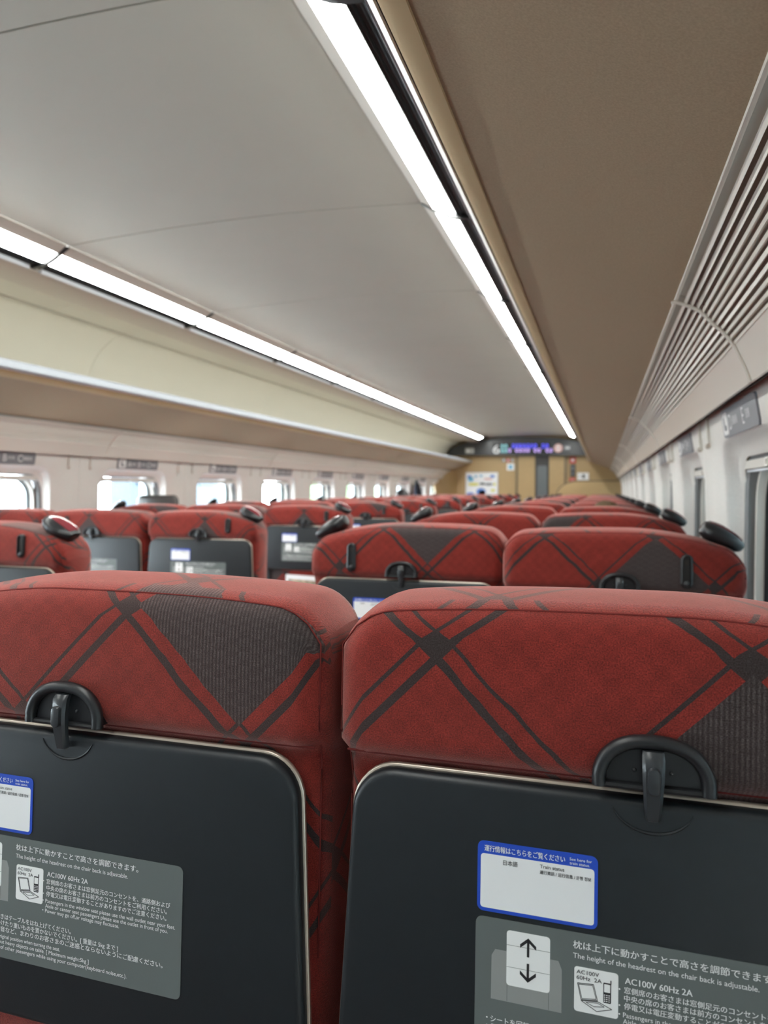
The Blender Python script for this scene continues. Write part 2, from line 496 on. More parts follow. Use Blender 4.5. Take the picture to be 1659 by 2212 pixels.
# ribbed air grille between rack and windows
def grille(side, name):
    mb = MB()
    base = [(1.359,.328),(1.378,.3205),(1.397,.311),(1.409,.299),(1.421,.285),(1.434,.273),(1.445,.2595),(1.453,.247),(1.46,.233),(1.4715,.2075),(1.478,.190),(1.480,.183)]
    # arc-length resample of the upper part into raised bars
    pts = [Vector(p) for p in base]
    cum = [0]
    for a, b in zip(pts[:-1], pts[1:]): cum.append(cum[-1]+(b-a).length)
    def at(s):
        for i in range(len(cum)-1):
            if s <= cum[i+1] or i == len(cum)-2:
                t = (s-cum[i])/(cum[i+1]-cum[i]); return pts[i].lerp(pts[i+1], t), (pts[i+1]-pts[i]).normalized()
    s_end = cum[7]
    ys = [Y0-.1] + [1.34+2.08*k for k in range(-1, 6) if 1.34+2.08*k > Y0] + [Y1+.1]
    ribs = 11; pitch = (s_end-.008)/ribs
    prof_bar = []
    for r in range(ribs):
        s0 = .008 + pitch*r + pitch*.44
        prof_bar.append([at(s0), at(s0+pitch*.56)])
    for a, b in zip(ys[:-1], ys[1:]):
        a += .002; b -= .002
        back = []
        for i in range(13):
            p, t = at(s_end*i/12); n = Vector((t.y, -t.x)); back.append(tuple(p - n*.010))
        extrude(mb, back, a, b, 'grille_gap', -.004, side)
        for (p0, t0), (p1, t1) in prof_bar:
            n0 = Vector((t0.y, -t0.x)); n1 = Vector((t1.y, -t1.x))
            q = [p0-n0*.010, p0-n0*.0035, p0-n0*.0020+(p1-p0)*.06, p1+n1*.0016-(p1-p0)*.05, p1+n1*.0010, p1-n1*.010]
            ring = [(CX+side*v.x, v.y+H) for v in q]
            mb.loops([[(x, yy, z) for (x, z) in ring] for yy in (a, b)], 'grille')
        low = [tuple(at(s_end-.002)[0])] + [tuple(p) for p in pts[7:]] + [(1.486, .184), (1.49, .192)]
        extrude(mb, low, a, b, 'grille', -.004, side)
        lip = [(1.3565,.331), (1.3572, .3275), (1.3595, .327), (1.362, .328)]
        extrude(mb, lip, a, b, 'grille', -.003, side)
    for yy in ys[1:-1]:       # raised joint strip that follows the curve
        q = [Vector((1.352,.324))] + [p - Vector(((pts[min(i+1,11)]-pts[max(i-1,0)]).normalized().y, -(pts[min(i+1,11)]-pts[max(i-1,0)]).normalized().x))*-.0025 for i, p in enumerate(pts)]
        mb.tube([(CX+side*v.x, yy, v.y+H) for v in q], .0032, 'grille', 6)
    extrude(mb, [(1.376,.345),(1.42,.335),(1.47,.28),(1.50,.19)], Y0, Y1, 'void', -.004, side)
    struct(mb.build(name))
grille(1, 'trim_3'); grille(-1, 'trim_4')

# luggage racks
def rack(side, label):
    root = empty('luggage_rack', (CX+side*1.35, 3.9, H+.4))
    L = lambda w, z, y: (side*(w-1.35), y-3.9, z-.4)
    def sheet(prof, m, th, name, par=root):
        mb = MB(); n = len(prof); back = []
        for i in range(n):
            a = Vector(prof[max(i-1,0)]); b = Vector(prof[min(i+1,n-1)]); t = (b-a).normalized()
            back.append((prof[i][0]-(-t.y)*th, prof[i][1]-t.x*th))
        ring = list(prof)+back[::-1]
        mb.loops([[L(w, z, y) for (w, z) in ring] for y in (Y0, Y1-.02)], m)
        return mb.build(name, par)
    under = arc((1.0262, .4785), (1.032, .459), (1.085, .4492), 8) + [(1.10,.443),(1.20,.404),(1.30,.365),(1.3620,.342)]
    u = sheet(under, 'felt', -.010, 'rack_underside')
    u['label'] = 'brown felt covered underside'
    e = sheet(arc((1.0252,.4775),(1.0305,.459),(1.062,.4515),6), 'felt_lit', -.003, 'lit_edge_strip')  # paler strip paints the light that catches the curled felt edge
    r = sheet([(1.0158,.4830),(1.0145,.489),(1.0158,.494),(1.0145,.499),(1.0158,.504),(1.0145,.509),(1.018,.512),(1.030,.512)], 'rail', -.005, 'edge_rail')
    lp = sheet([(1.0245,.4762),(1.0158,.4830)], 'steel', -.003, 'rail_lip', r)
    r['label'] = 'bright metal front rail'
    sheet([(1.026,.505),(1.20,.50),(1.44,.49),(1.475,.49)], 'cove', -.012, 'rack_shelf')
    sheet([(1.372,.338),(1.374,.352)], 'void', -.004, 'rear_gap_shade')  # dark strip painted in for the shade of the gap behind the felt
    return tag(root, label, 'luggage rack', 'overhead luggage racks')
rack(1, 'overhead luggage rack with wide brown felt underside above the right-hand window wall')
rack(-1, 'overhead luggage rack with brown underside and bright rail along the far left wall')

# ceiling strip lights, one unit per seat row on either side
def lamp(side):
    root = empty('strip_light', (CX+side*.76, 0, H+.87))
    L = lambda w, z, y: (side*(w-.76), y, z-.87)
    def sheet(prof, m, name, a=.001, b=1.025, th=-.006):
        mb = MB(); n = len(prof); back = []
        for i in range(n):
            p = Vector(prof[max(i-1,0)]); q = Vector(prof[min(i+1,n-1)]); t = (q-p).normalized()
            back.append((prof[i][0]+t.y*th, prof[i][1]-t.x*th))
        ring = list(prof)+back[::-1]
        mb.loops([[L(w, z, y) for (w, z) in ring] for y in (a, b)], m)
        return mb.build(name, root)
    sheet([(.682,.909),(.70,.898),(.722,.884)], 'beige', 'reflector_lip')
    # glowing diffuser with a rounded far end
    mb = MB(); ls = []
    for y, k in ((.003,.86),(.007,.95),(.015,1),(1.011,1),(1.019,.95),(1.023,.86)):
        c = .758; ring = []
        for t in [i/8 for i in range(9)]:
            w = .7235 + .0695*t; z = .8815-.025*t - .002*math.sin(PI*t)
            ring.append((c+(w-c)*k, z+(1-k)*.01))
        ring += [(c+(.7925-c)*k, .870), (c+(.724-c)*k, .893)]
        ls.append([L(w, z, y) for (w, z) in ring])
    mb.loops(ls, 'lamp'); d = mb.build('diffuser', root)
    d['label'] = 'glowing white diffuser'
    sheet([(.794,.858),(.800,.853),(.803,.857),(.808,.857),(.811,.850),(.814,.857),(.822,.857),(.825,.850),(.828,.854),(.838,.850)], 'lampbody', 'black_profile')
    sheet([(.839,.850),(.8415,.836),(.850,.834),(.857,.843)], 'alu', 'metal_trim', .03, 1.01)
    mb = MB()     # dark joint bracket
    ring = [(.680,.905),(.70,.894),(.722,.880),(.745,.866),(.775,.853),(.80,.846),(.83,.843),(.846,.840),(.852,.848),(.84,.870),(.76,.895),(.70,.91)]
    mb.loops([[L(w, z, y) for (w, z) in ring] for y in (1.0235, 1.0405)], 'lampbody')
    mb.build('joint_bracket', root)
    return root
order = ['nearest', 'second', 'third', 'fourth', 'fifth', 'sixth', 'seventh', 'eighth', 'ninth', 'tenth', 'eleventh', 'twelfth', 'thirteenth', 'fourteenth']
for side in (-1, 1):
    proto = None; first = 1.19 if side > 0 else 1.12
    for k in range(-2, 11):
        y = 1.19 + 1.04*k
        o = lamp(side) if proto is None else copy_tree(proto)
        proto = proto or o
        o.location.y = y
        o.scale.y = .5 if k == 10 else 1      # the last unit before the end wall is a short one
        sd = 'right-hand' if side > 0 else 'left-hand'
        i = k if side > 0 else k
        if y < 0.1 or (side < 0 and y < 1.0): lab = 'glowing white strip light with black edge profile behind the viewpoint, %s row' % sd
        else:
            i = int(round((y - (.15 if side > 0 else 1.19))/1.04))
            lab = 'glowing white strip light with black edge profile, %s unit in the %s ceiling row' % (order[i], sd)
        tag(o, lab, 'ceiling light', '%s row of ceiling strip lights' % sd)
mb = MB()   # housing above the lamps closes the ceiling
for side in (-1, 1):
    extrude(mb, [(.676,.94),(.76,.915),(.87,.88)], Y0-.1, Y1+.1, 'void', -.02, side)
struct(mb.build('trim_5'))

# unseen rear end of the coach, set close and grey to dim the seat backs
mb = MB(); mb.box((CX-1.7, Y0-.12, 0), (CX+1.7, Y0-.06, 2.46), 'plate'); struct(mb.build('wall_back'))

# ------------------------------------------------------------------ front end wall
def unp(px, py, y):
    a = (px-829.5)/1533; b = (1106-py)/1533; ps = math.radians(17.1); p = math.radians(1.83)
    F = Vector((-math.sin(ps)*math.cos(p), math.cos(ps)*math.cos(p), -math.sin(p))); R = Vector((math.cos(ps), math.sin(ps), 0)); U = R.cross(F)
    r = F + R*a + U*b
    return r*(y/r.y) + Vector((0,0,H))
YW = 12.70
mb = MB()
mb.box((CX-1.7, YW, 0), (CX+1.7, YW+.1, 2.46), 'tan')
struct(mb.build('wall_front'))
# angled tan side panel at the left end
a = unp(962, 1060, YW-.35); b = unp(1003, 1060, YW-.004)
mb = MB()
mb.loops([[(CX-1.56, YW-.55, z), (CX-1.30, YW-.012, z), (CX-1.30, YW, z), (CX-1.60, YW, z)] for z in (0, H+.42)], 'tan')
struct(mb.build('trim_6'))

dl, dr = unp(1117, 1050, YW).x, unp(1221, 1050, YW).x
gl_, gr = unp(1156, 1050, YW).x, unp(1186, 1050, YW).x
dz = unp(1170, 984, YW).z
door = empty('door_1', ((dl+dr)/2, YW-.02, 0)); door['kind'] = 'structure'
dx = door.location.x
mb = MB(); mb.box((dl-dx, -.012, 0), (gl_-dx, .016, dz), 'tan'); mb.box((gr-dx, -.012, 0), (dr-dx, .016, dz), 'tan'); mb.build('door_leaf', door)
mb = MB(); mb.box((gl_-dx, -.016, 0), (gr-dx, .014, dz), 'doorframe'); mb.build('door_frame', door)
gz = unp(1170, 1006, YW).z
mb = MB(); pr = rrect(gl_-dx+.035, gr-dx-.03, .35, gz, .03)
mb.loops([[(x, y, z) for (x, z) in pr] for y in (-.015, -.022)], 'doorglass'); mb.build('door_window', door)
mb = MB()
for xx in (dl, dr): mb.box((xx-dx-.018, -.02, 0), (xx-dx+.018, .018, dz), 'tanline')
mb.build('door_jamb', door)
# partition in front of the right-hand pair
pz = unp(1290, 1040, 12.45).z; px0 = unp(1203, 1068, 12.45).x
mb = MB(); r = .36
pr = [(px0, .3)] + [(px0+r-r*math.cos(t*PI/2/8), pz-.24+.24*math.sin(t*PI/2/8)) for t in range(9)] + [(.325, pz), (.325, .3)]
mb.loops([[(x, y, z) for (x, z) in pr] for y in (12.45, 12.5)], 'tan')
pr2 = [(px0-.02, .3)] + [(px0+r-(r+.02)*math.cos(t*PI/2/8), pz-.24+.262*math.sin(t*PI/2/8)) for t in range(9)] + [(.327, pz+.022), (.327, .3)]
mb.loops([[(x, y, z) for (x, z) in pr2] for y in (12.462, 12.49)], 'tanline')
struct(mb.build('trim_7'), 'low tan partition with a rounded shoulder')

# header panel with the train information display
YH = YW - .16
hd = empty('information_display', (unp(1130, 970, YH).x, YH, H+.7)); hx, hz = hd.location.x, hd.location.z
def hp(px, py): v = unp(px, py, YH); return (v.x-hx, v.z-hz)
top = [(968,979),(972,971),(985,963),(1005,956),(1030,951),(1060,947.5),(1095,944),(1130,942.5),(1165,943),(1200,945),(1235,950),(1275,958),(1310,968)]
bot = [(1310,984),(968,984)]
pr = [hp(*p) for p in top+bot]
mb = MB(); mb.loops([[(x, d, z) for (x, z) in pr] for d in (.15, .006)] + [[(x*.995, 0, z*.99) for (x, z) in pr]], 'header'); mb.build('display_housing', hd)
def flat(mb, pts, d, m):
    n = len(pts); mb.loops([[(x, d+.002, z) for (x, z) in pts], [(x, d, z) for (x, z) in pts]], m)
mb = MB(); c = [hp(1063, 957.5), hp(1190, 957.5), hp(1190, 981), hp(1063, 981)]; flat(mb, c, -.004, 'black'); mb.build('display_screen', hd)
mb = MB(); vs, fs = text_geo('6', .225, .118, 'CENTER', .02); cx, cz = hp(1072, 980.0)
mb.add([(x+cx, -.006, z+cz) for x, z in vs], fs, 'headwhite'); o = mb.build('car_number', hd, recalc=False); o['label'] = 'large white figure 6'
def leds(name, rows, m):
    mb = MB()
    for (x0, x1, y0, y1, n) in rows:
        for i in range(n):
            cx0 = x0 + (x1-x0)*i/n; w = (x1-x0)/n
            for j in range(9):     # ring of lamps that forms one character
                a = 2*PI*j/9
                px, py = cx0 + w*.5 + w*.30*math.cos(a), (y0+y1)/2 + (y1-y0)*.34*math.sin(a)
                gx, gz = hp(px, py); s = .0062
                mb.loops([[(gx+s*math.cos(t*PI/3), d, gz+s*math.sin(t*PI/3)) for t in range(6)] for d in (-.005, -.007)], m)
    return mb.build(name, hd)
leds('cyan_characters', [(1081,1097,959,969,2), (1081,1097,969,979,2)], 'led_cyan')
leds('blue_characters', [(1105,1161,958,969,7), (1169,1186,958,969,2)], 'led_blue')
leds('pink_characters', [(1097,1105,968,978,1), (1112,1145,968,978,4), (1152,1169,968,978,2), (1178,1194,968,978,2)], 'led_pink')
mb = MB(); cx, cz = hp(1206, 968)
mb.loops([[(cx+.075*math.cos(t*PI/12), d, cz+.075*math.sin(t*PI/12)) for t in range(24)] for d in (-.002, -.005)], 'pink')
mb.loops([[(cx+.045*math.cos(t*PI/12), d, cz+.045*math.sin(t*PI/12)) for t in range(24)] for d in (-.005, -.007)], 'paper')
mb.box((cx-.04, -.009, cz-.008), (cx+.04, -.007, cz+.008), 'red')
o = mb.build('no_smoking_mark', hd); o['label'] = 'round red and white no smoking mark'
mb = MB(); pts = [hp(1219, 962), hp(1232, 962), hp(1232, 972), hp(1219, 972)]; flat(mb, pts, -.004, 'plate'); mb.box((hp(1222,967)[0], -.006, hp(1222,969)[1]), (hp(1230,967)[0], -.003, hp(1230,966)[1]), 'ink'); mb.build('notice_plate', hd)
mb = MB(); pts = [hp(1005, 968), hp(1024, 968), hp(1024, 980), hp(1005, 980)]; flat(mb, pts, -.004, 'labellight')
mb.box((hp(1008,967)[0], -.006, hp(1008,977)[1]), (hp(1014,967)[0], -.003, hp(1014,971)[1]), 'paper'); mb.build('facility_plate', hd)
tag(hd, 'black arched information display with white 6 and blue lit characters over the door', 'display')

def wallthing(name, x0, y0, x1, y1, m, th=.012):
    a = unp(x0, y1, YW); b = unp(x1, y0, YW); cx = (a.x+b.x)/2
    root = empty(name, (cx, YW-.001, a.z)); mb = MB(); w = b.x-a.x; h = b.z-a.z
    pr = rrect(-w/2, w/2, 0, h, min(w, h)*.05, 3)
    mb.loops([[(x, d, z) for (x, z) in pr] for d in (0, -th)], m)
    return root, mb, w, h
root, mb, w, h = wallthing('poster', 1006, 1020, 1076, 1069, 'alu', .010); mb.build('poster_frame', root)
mb = MB(); mb.box((-w/2+.012, -.013, .012), (w/2-.012, -.009, h-.012), 'paper')
def patch(cx, cz, rx, rz, m, rot=0):
    pts = [(cx*w+rx*w*math.cos(t*PI/8)*math.cos(rot)-rz*h*math.sin(t*PI/8)*math.sin(rot), cz*h+rx*w*math.cos(t*PI/8)*math.sin(rot)+rz*h*math.sin(t*PI/8)*math.cos(rot)) for t in range(16)]
    mb.loops([[(x, d, z) for (x, z) in pts] for d in (-.012, -.0145)], m)
patch(-.34, .70, .09, .11, 'pteal'); patch(-.38, .80, .07, .07, 'pblue'); patch(.33, .82, .08, .06, 'pblue')
patch(-.25, .47, .17, .065, 'yellow'); patch(.40, .47, .04, .06, 'yellow'); patch(.02, .49, .09, .05, 'dark'); patch(.22, .47, .13, .06, 'plate')
patch(-.02, .14, .15, .16, 'pblue'); patch(.02, .08, .11, .12, 'paper'); patch(-.35, .06, .12, .05, 'pblue'); patch(.35, .20, .07, .06, 'yellow')
patch(.20, .70, .14, .04, 'pink'); patch(-.18, .82, .05, .04, 'pteal'); patch(-.02, .84, .05, .04, 'pteal')
o = mb.build('poster_sheet', root)
tag(root, 'white and blue framed poster with a yellow stripe on the tan front wall', 'poster')
root, mb, w, h = wallthing('notice', 1095, 1001, 1111, 1016, 'paper', .006)
mb.box((-w*.25, -.008, h*.2), (w*.25, -.005, h*.75), 'pteal'); mb.build('notice_sheet', root); tag(root, 'small square white notice above and right of the poster', 'notice')
for i, (x0, x1, m, lab) in enumerate(((1085,1092,'plate','small grey pictogram plate, leftmost of the row of three left of the door'), (1094,1102,'red','small red pictogram plate in the middle of three left of the door'), (1104,1110,'plate','small grey pictogram plate, rightmost of three and nearest the door'))):
    root, mb, w, h = wallthing('pictogram', x0, 990, x1, 998, m, .006)
    mb.box((-w*.2, -.008, h*.25), (w*.2, -.005, h*.75), 'ink'); mb.build('pictogram_plate', root); tag(root, lab, 'sign', 'pictograms left of the door')
root, mb, w, h = wallthing('emergency_sign', 1231, 987, 1244, 1001, 'red', .01); mb.ball((0, -.012, h*.5), (w*.25, .004, w*.25), 'paper'); mb.build('sign_plate', root); tag(root, 'red emergency sign with white disc at the right of the door', 'sign')
root, mb, w, h = wallthing('emergency_call_box', 1232, 1003, 1243, 1030, 'doorframe', .02)
for zz in (.72, .55, .2): mb.box((-w*.3, -.024, h*zz), (w*.3, -.018, h*(zz+.1)), 'plate')
mb.build('panel_box', root); tag(root, 'black vertical emergency panel below the red sign beside the door', 'call box')
root, mb, w, h = wallthing('extinguisher_sign', 1230, 1032, 1243, 1040, 'red', .01); mb.box((-w*.3, -.012, h*.3), (w*.3, -.009, h*.6), 'pink'); mb.build('sign_plate', root); tag(root, 'small red sign directly under the black emergency panel', 'sign')
root, mb, w, h = wallthing('direction_sign', 1247, 1021, 1272, 1037, 'paper', .01)
mb.box((-.012, -.012, h*.25), (.03, -.009, h*.75), 'dark'); mb.box((-w*.35, -.012, h*.45), (-.03, -.009, h*.6), 'labellight'); mb.build('sign_plate', root); tag(root, 'white oblong sign with a black figure above the tan partition', 'sign')

# seat number plates over the windows
def plate(side, k, label):
    yc = WIN0 + 1.04*k; root = empty('seat_number_plate', (CX+side*(wallw(.155)-.001), yc, H+.155))
    tilt = math.atan(.17)
    root.rotation_euler = (0, -side*tilt, 0) if side > 0 else (0, tilt, 0)
    # local frame: reading direction u runs along -side*y... seen from the aisle
    L = lambda u, d, z: (-side*d, -side*u, z)
    W = .20; mb = MB(); pr = rrect(-W, W, -.032, .032, .012, 4)
    mb.loops([[L(u, d, z) for (u, z) in pr] for d in (-.001, .0035)], 'plate')
    ic = rrect(-W+.012, -W+.078, -.026, .026, .008, 3)
    mb.loops([[L(u, d, z) for (u, z) in ic] for d in (.003, .0045)], 'ink')
    mb.loops([[L(u, d, z) for (u, z) in rrect(-W+.030, -W+.042, -.016, .016, .004, 2)] for d in (.004, .005)], 'plate')
    mb.loops([[L(u, d, z) for (u, z) in rrect(-W+.042, -W+.062, -.016, -.004, .004, 2)] for d in (.004, .005)], 'plate')
    if side < 0: items = [('A', -.105), ('窓側', -.070), ('B', -.005), ('中央', .026), ('C', .085), ('通路側', .115)]
    else: items = [('D', -.100), ('通路側', -.06), ('E', .055), ('窓側', .095)]
    for t, u0 in items:
        big = len(t) == 1
        vs, fs = text_geo(t, .05 if big else .021, None, 'LEFT', .01)
        mb.add([L(u0+x, .0048, z-(.018 if big else .008)) for x, z in vs], fs, 'ink')
    mb.build('plate_face', root, recalc=False)
    return tag(root, label, 'sign', 'seat number plates over the %s windows' % ('right' if side > 0 else 'left'))
for k in range(-1, 10):
    if k >= 1: plate(-1, k, 'grey plate lettered A B C over the left windows, %s one ahead' % order[k-1])
    if k >= 0: plate(1, k, 'grey plate lettered D E over the right windows, %s one ahead' % order[k])

# slim coat hooks either side of every panel joint
def wall_hook(side, y):
    w = wallw(.15); mb = MB(); x = CX+side*(w-.006)
    z0, z1 = H+.118, H+.20
    mb.tube([(CX+side*(wallw(.20)-.003), y, z1), (CX+side*(wallw(.16)-.006), y, H+.16), (CX+side*(wallw(.12)-.008), y, z0)], .004, 'hook', 8)
    mb.ball((CX+side*(wallw(.12)-.012), y, z0), (.008, .006, .008), 'hook')
    mb.box((min(CX+side*(wallw(.195)+.004), CX+side*(wallw(.195)-.006)), y-.006, H+.190), (max(CX+side*(wallw(.195)+.004), CX+side*(wallw(.195)-.006)), y+.006, H+.203), 'hook')
    return mb.build('coat_hook')
for side in (-1, 1):
    j = 0
    for k in range(0 if side > 0 else 1, 10):
        for s in (-1, 1):
            o = wall_hook(side, WIN0+.52+1.04*k + .085*s)
            tag(o, 'slim ivory coat hook, %s side of the %s panel joint on the %s wall' % ('near' if s < 0 else 'far', order[j], 'right' if side > 0 else 'left'), 'coat hook', 'coat hooks on the %s wall' % ('right' if side > 0 else 'left'))
        j += 1

# ------------------------------------------------------------------ train seats
TILT = .06
def S(x, d, z): return (x, d + TILT*(z-1.065), z)
ZT = 1.212            # top of the seat back
def shoulder(kind, x):
    """height of the seat back outline at x; kind -1/+1 = grip on the left/right shoulder, 0 = none"""
    hw = .2485; z = ZT
    t = x*kind
    if kind and t > .02: z -= .030*((t-.02)/.20)**1.7
    z -= .012*(abs(x)/hw)**3 if not kind or t < 0 else .004*(abs(x)/hw)**3
    e = hw-abs(x); r = .050 if (kind and t > 0) else .047
    if e < r: z -= (r - math.sqrt(max(0, r*r-(r-e)**2)))*1.0
    return z
def make_backrest(kind, root):
    STEP = 0 if QV == 1 else .025
    hw = .2485; zb = .46; R = .026; T = .135
    n = 56
    xs = [-hw*math.cos(PI*i/n) for i in range(n+1)]
    xs = [x*.5 + .5*(-hw+2*hw*i/n) for i, x in enumerate(xs)]
    rows = [0, .05, .15, .3, .45, .55, .62, .68, .72, .745, .765, .785, .80, .815, .825, .835, .846, .856, .868, .88, .885, .91, .93, .95, .965, .977, .986, .993, .997, 1]
    def surf(front):
        vs, uv = [], []
        for t in rows:
            for i, x in enumerate(xs):
                zt = shoulder(kind, x); z = zb+(zt-zb)*t
                dtop = (zt-z)
                sl = (shoulder(kind, min(x+.003, hw))-shoulder(kind, max(x-.003, -hw)))/.006
                dtop /= math.sqrt(1+min(abs(sl), 6)**2)
                d = min(hw-abs(x), dtop)
                if z < ZT-.08: d = hw-abs(x)
                y = R-math.sqrt(max(0, R*R-(R-d)**2)) if d < R else 0
                if not front:
                    k = min(1, max(0, (1.095+STEP-z)/.022)); k = k*k*(3-2*k)
                    y = y*(1-.15*k) + .020*k + .003
                    y -= .004*math.exp(-((z-1.145)/.05)**2)*(1-(x/hw)**4)
                    xx = x*(1-.018*k)
                    vs.append(S(xx, y, z))
                else:
                    vs.append(S(x*.985, T-y*.9 + .10*max(0, .85-z)*.5, z))
                ex = (d < R) and (R-d)*.57 or 0
                ux, uz = x, z-H
                if d == hw-abs(x): ux += ex*(1 if x > 0 else -1)
                else: uz += ex
                uv.append((ux, uz))
        return vs, uv
    mb = MB(); nx = len(xs)
    va, ua = surf(False); vb, ub = surf(True)
    fs = [(r*nx+i, r*nx+i+1, (r+1)*nx+i+1, (r+1)*nx+i) for r in range(len(rows)-1) for i in range(nx-1)]
    cut = (len(rows)-3)*(nx-1)      # the top is a separate piece of cloth beyond the seam
    mb.add(va, fs[:cut], 'fabric', ua)
    mb.add(va, fs[cut:], 'fabric', [(u+.07, v+.045) for (u, v) in ua])
    mb.add(vb, [f[::-1] for f in fs], 'fabric', ub)
    # rim between rear and front faces: left side, top, right side
    nr = len(rows)
    rim = [r*nx for r in range(nr)] + [(nr-1)*nx+i for i in range(1, nx)] + [r*nx+nx-1 for r in range(nr-2, -1, -1)]
    K = 6; vs = []; uv = []
    for k in range(K+1):
        t = k/K
        for j in rim:
            a = Vector(va[j]); b = Vector(vb[j]); p = a.lerp(b, t)
            x, z = a.x, a.z
            bul = .004*math.sin(PI*t)
            if z > ZT-.1: p.z += bul
            p.x += bul*(1 if x > hw*.97 else -1 if x < -hw*.97 else 0)
            vs.append(tuple(p))
            L = (b-a).length*t + .02
            if abs(x) > hw*.955 and z < shoulder(kind, x)-.002 or abs(x) > hw*.985: uv.append((ua[j][0] + L*(1 if x > 0 else -1), ua[j][1]))
            else: uv.append((ua[j][0]+.07, ua[j][1]+L+.045))
    m_ = len(rim)
    mb.add(vs, [(k*m_+i, (k+1)*m_+i, (k+1)*m_+i+1, k*m_+i+1) for k in range(K) for i in range(m_-1)], 'fabric', uv)
    # piped seam just under the top edge and down the sides
    ins = .0055; pts = []
    for z in [.9, .95, 1.0, 1.04, 1.06, 1.08, 1.10, 1.12, 1.14]:
        k = min(1, max(0, (1.095+STEP-z)/.022)); k = k*k*(3-2*k)
        yy = (R-math.sqrt(R*R-(R-ins)**2))*(1-.15*k)+.020*k+.0022
        pts.append(((-hw+ins)*(1-.018*k), yy, z))
    side = pts
    top = []
    for i in range(41):
        x = -(hw-ins) + 2*(hw-ins)*i/40
        top.append((x, R-math.sqrt(R*R-(R-ins)**2)+.0022, min(shoulder(kind, x)-ins, shoulder(kind, x))))
    path = [p for p in side if p[2] < top[0][2]-.005] + top + [(-p[0], p[1], p[2]) for p in side[::-1] if p[2] < top[-1][2]-.005]
    mb.tube([S(*p) for p in path], .0008, 'seam', 5)
    # stitched hem where the upper cover ends
    mb.tube([S(x, .0135+.0025*(abs(x)/hw)**8, 1.083+STEP) for x in [-.238+.476*i/20 for i in range(21)]], .0011, 'seam', 5)
    import bmesh
    o = mb.build('backrest', root, 60)
    # weld so the shading runs on over the edge
    me = o.data; bm = bmesh.new(); bm.from_mesh(me); bmesh.ops.remove_doubles(bm, verts=bm.verts, dist=.00002); bmesh.ops.recalc_face_normals(bm, faces=bm.faces); bm.to_mesh(me); bm.free()
    me.polygons.foreach_set('use_smooth', [True]*len(me.polygons)); me.set_sharp_from_angle(angle=math.radians(70))
    o['label'] = 'red patterned moquette back'
    return o

QS = .955
QV = 1.0     # the triple seats carry slightly shallower tables, set a little higher
def Sq(x, d, z): return S(x*QS, d*QS, H+(z-H)*QS*QV)
def tray_outline(grow=0):
    """flap: a little wider at the bottom, big radii at the top"""
    out = []
    for (x, z) in rrect(-.238-grow, .238+grow, .785-grow, 1.065+grow, (.018, .018, .036+grow, .036+grow), 8):
        f = (1.065-z)/.28
        out.append((x*(1+.058*f), z))
    return out
def inset(pts, d):
    n = len(pts); out = []
    for i in range(n):
        a = Vector(pts[i-1]); b = Vector(pts[(i+1) % n]); t = (b-a).normalized()
        out.append((pts[i][0]-t.y*d, pts[i][1]+t.x*d))
    return out
def build_sticker(par):
    x0, x1, z1, z0 = -.131, -.0385, H-.2815, H-.3365
    W, Hh = x1-x0, z1-z0
    D = -.0006
    mb = MB()
    def card(pts, d0, d1, m): mb.loops([[Sq(x, d0, z) for (x, z) in pts], [Sq(x, d1, z) for (x, z) in pts]], m)
    card(rrect(x0, x1, z0, z1, .005, 5), 0.0002, D, 'blue')
    card(rrect(x0+.0026, x1-.0026, z0+.0028, z1-.0098, .0025, 4), D, D-.0001, 'paper')
    def put(t, x, z, size, width, m, bold=0, al='LEFT', d=D-.0003):
        vs, fs = text_geo(t, size, width, al)
        for k, (e, g) in enumerate(strokes(size, width, bold)): mb.add([Sq(x+a+e, d-k*.00005, z+b+g) for a, b in vs], fs, m)
    put('運行情報はこちらをご覧ください', x0+.0055, z1-.0073, .0054, .0625, 'ink', .02)
    put('See here for', x0+.0715, z1-.0052, .0031, .0165, 'ink', .01); put('train status.', x0+.0715, z1-.0083, .0031, .0150, 'ink', .01)
    put('日本語', x0+.0205, z1-.0165, .0045, .0112, 'dark', .008)
    put('Train status', x0+.0490, z1-.0146, .0040, .0185, 'dark', .006)
    put('運行資訊 / 运行信息 / 운행 정보', x0+.0490, z1-.0190, .0032, .0385, 'dark', .012)
    o = mb.build('train_status_sticker', par, 0, recalc=False)
    o['label'] = 'white sticker with a blue border'
    return o
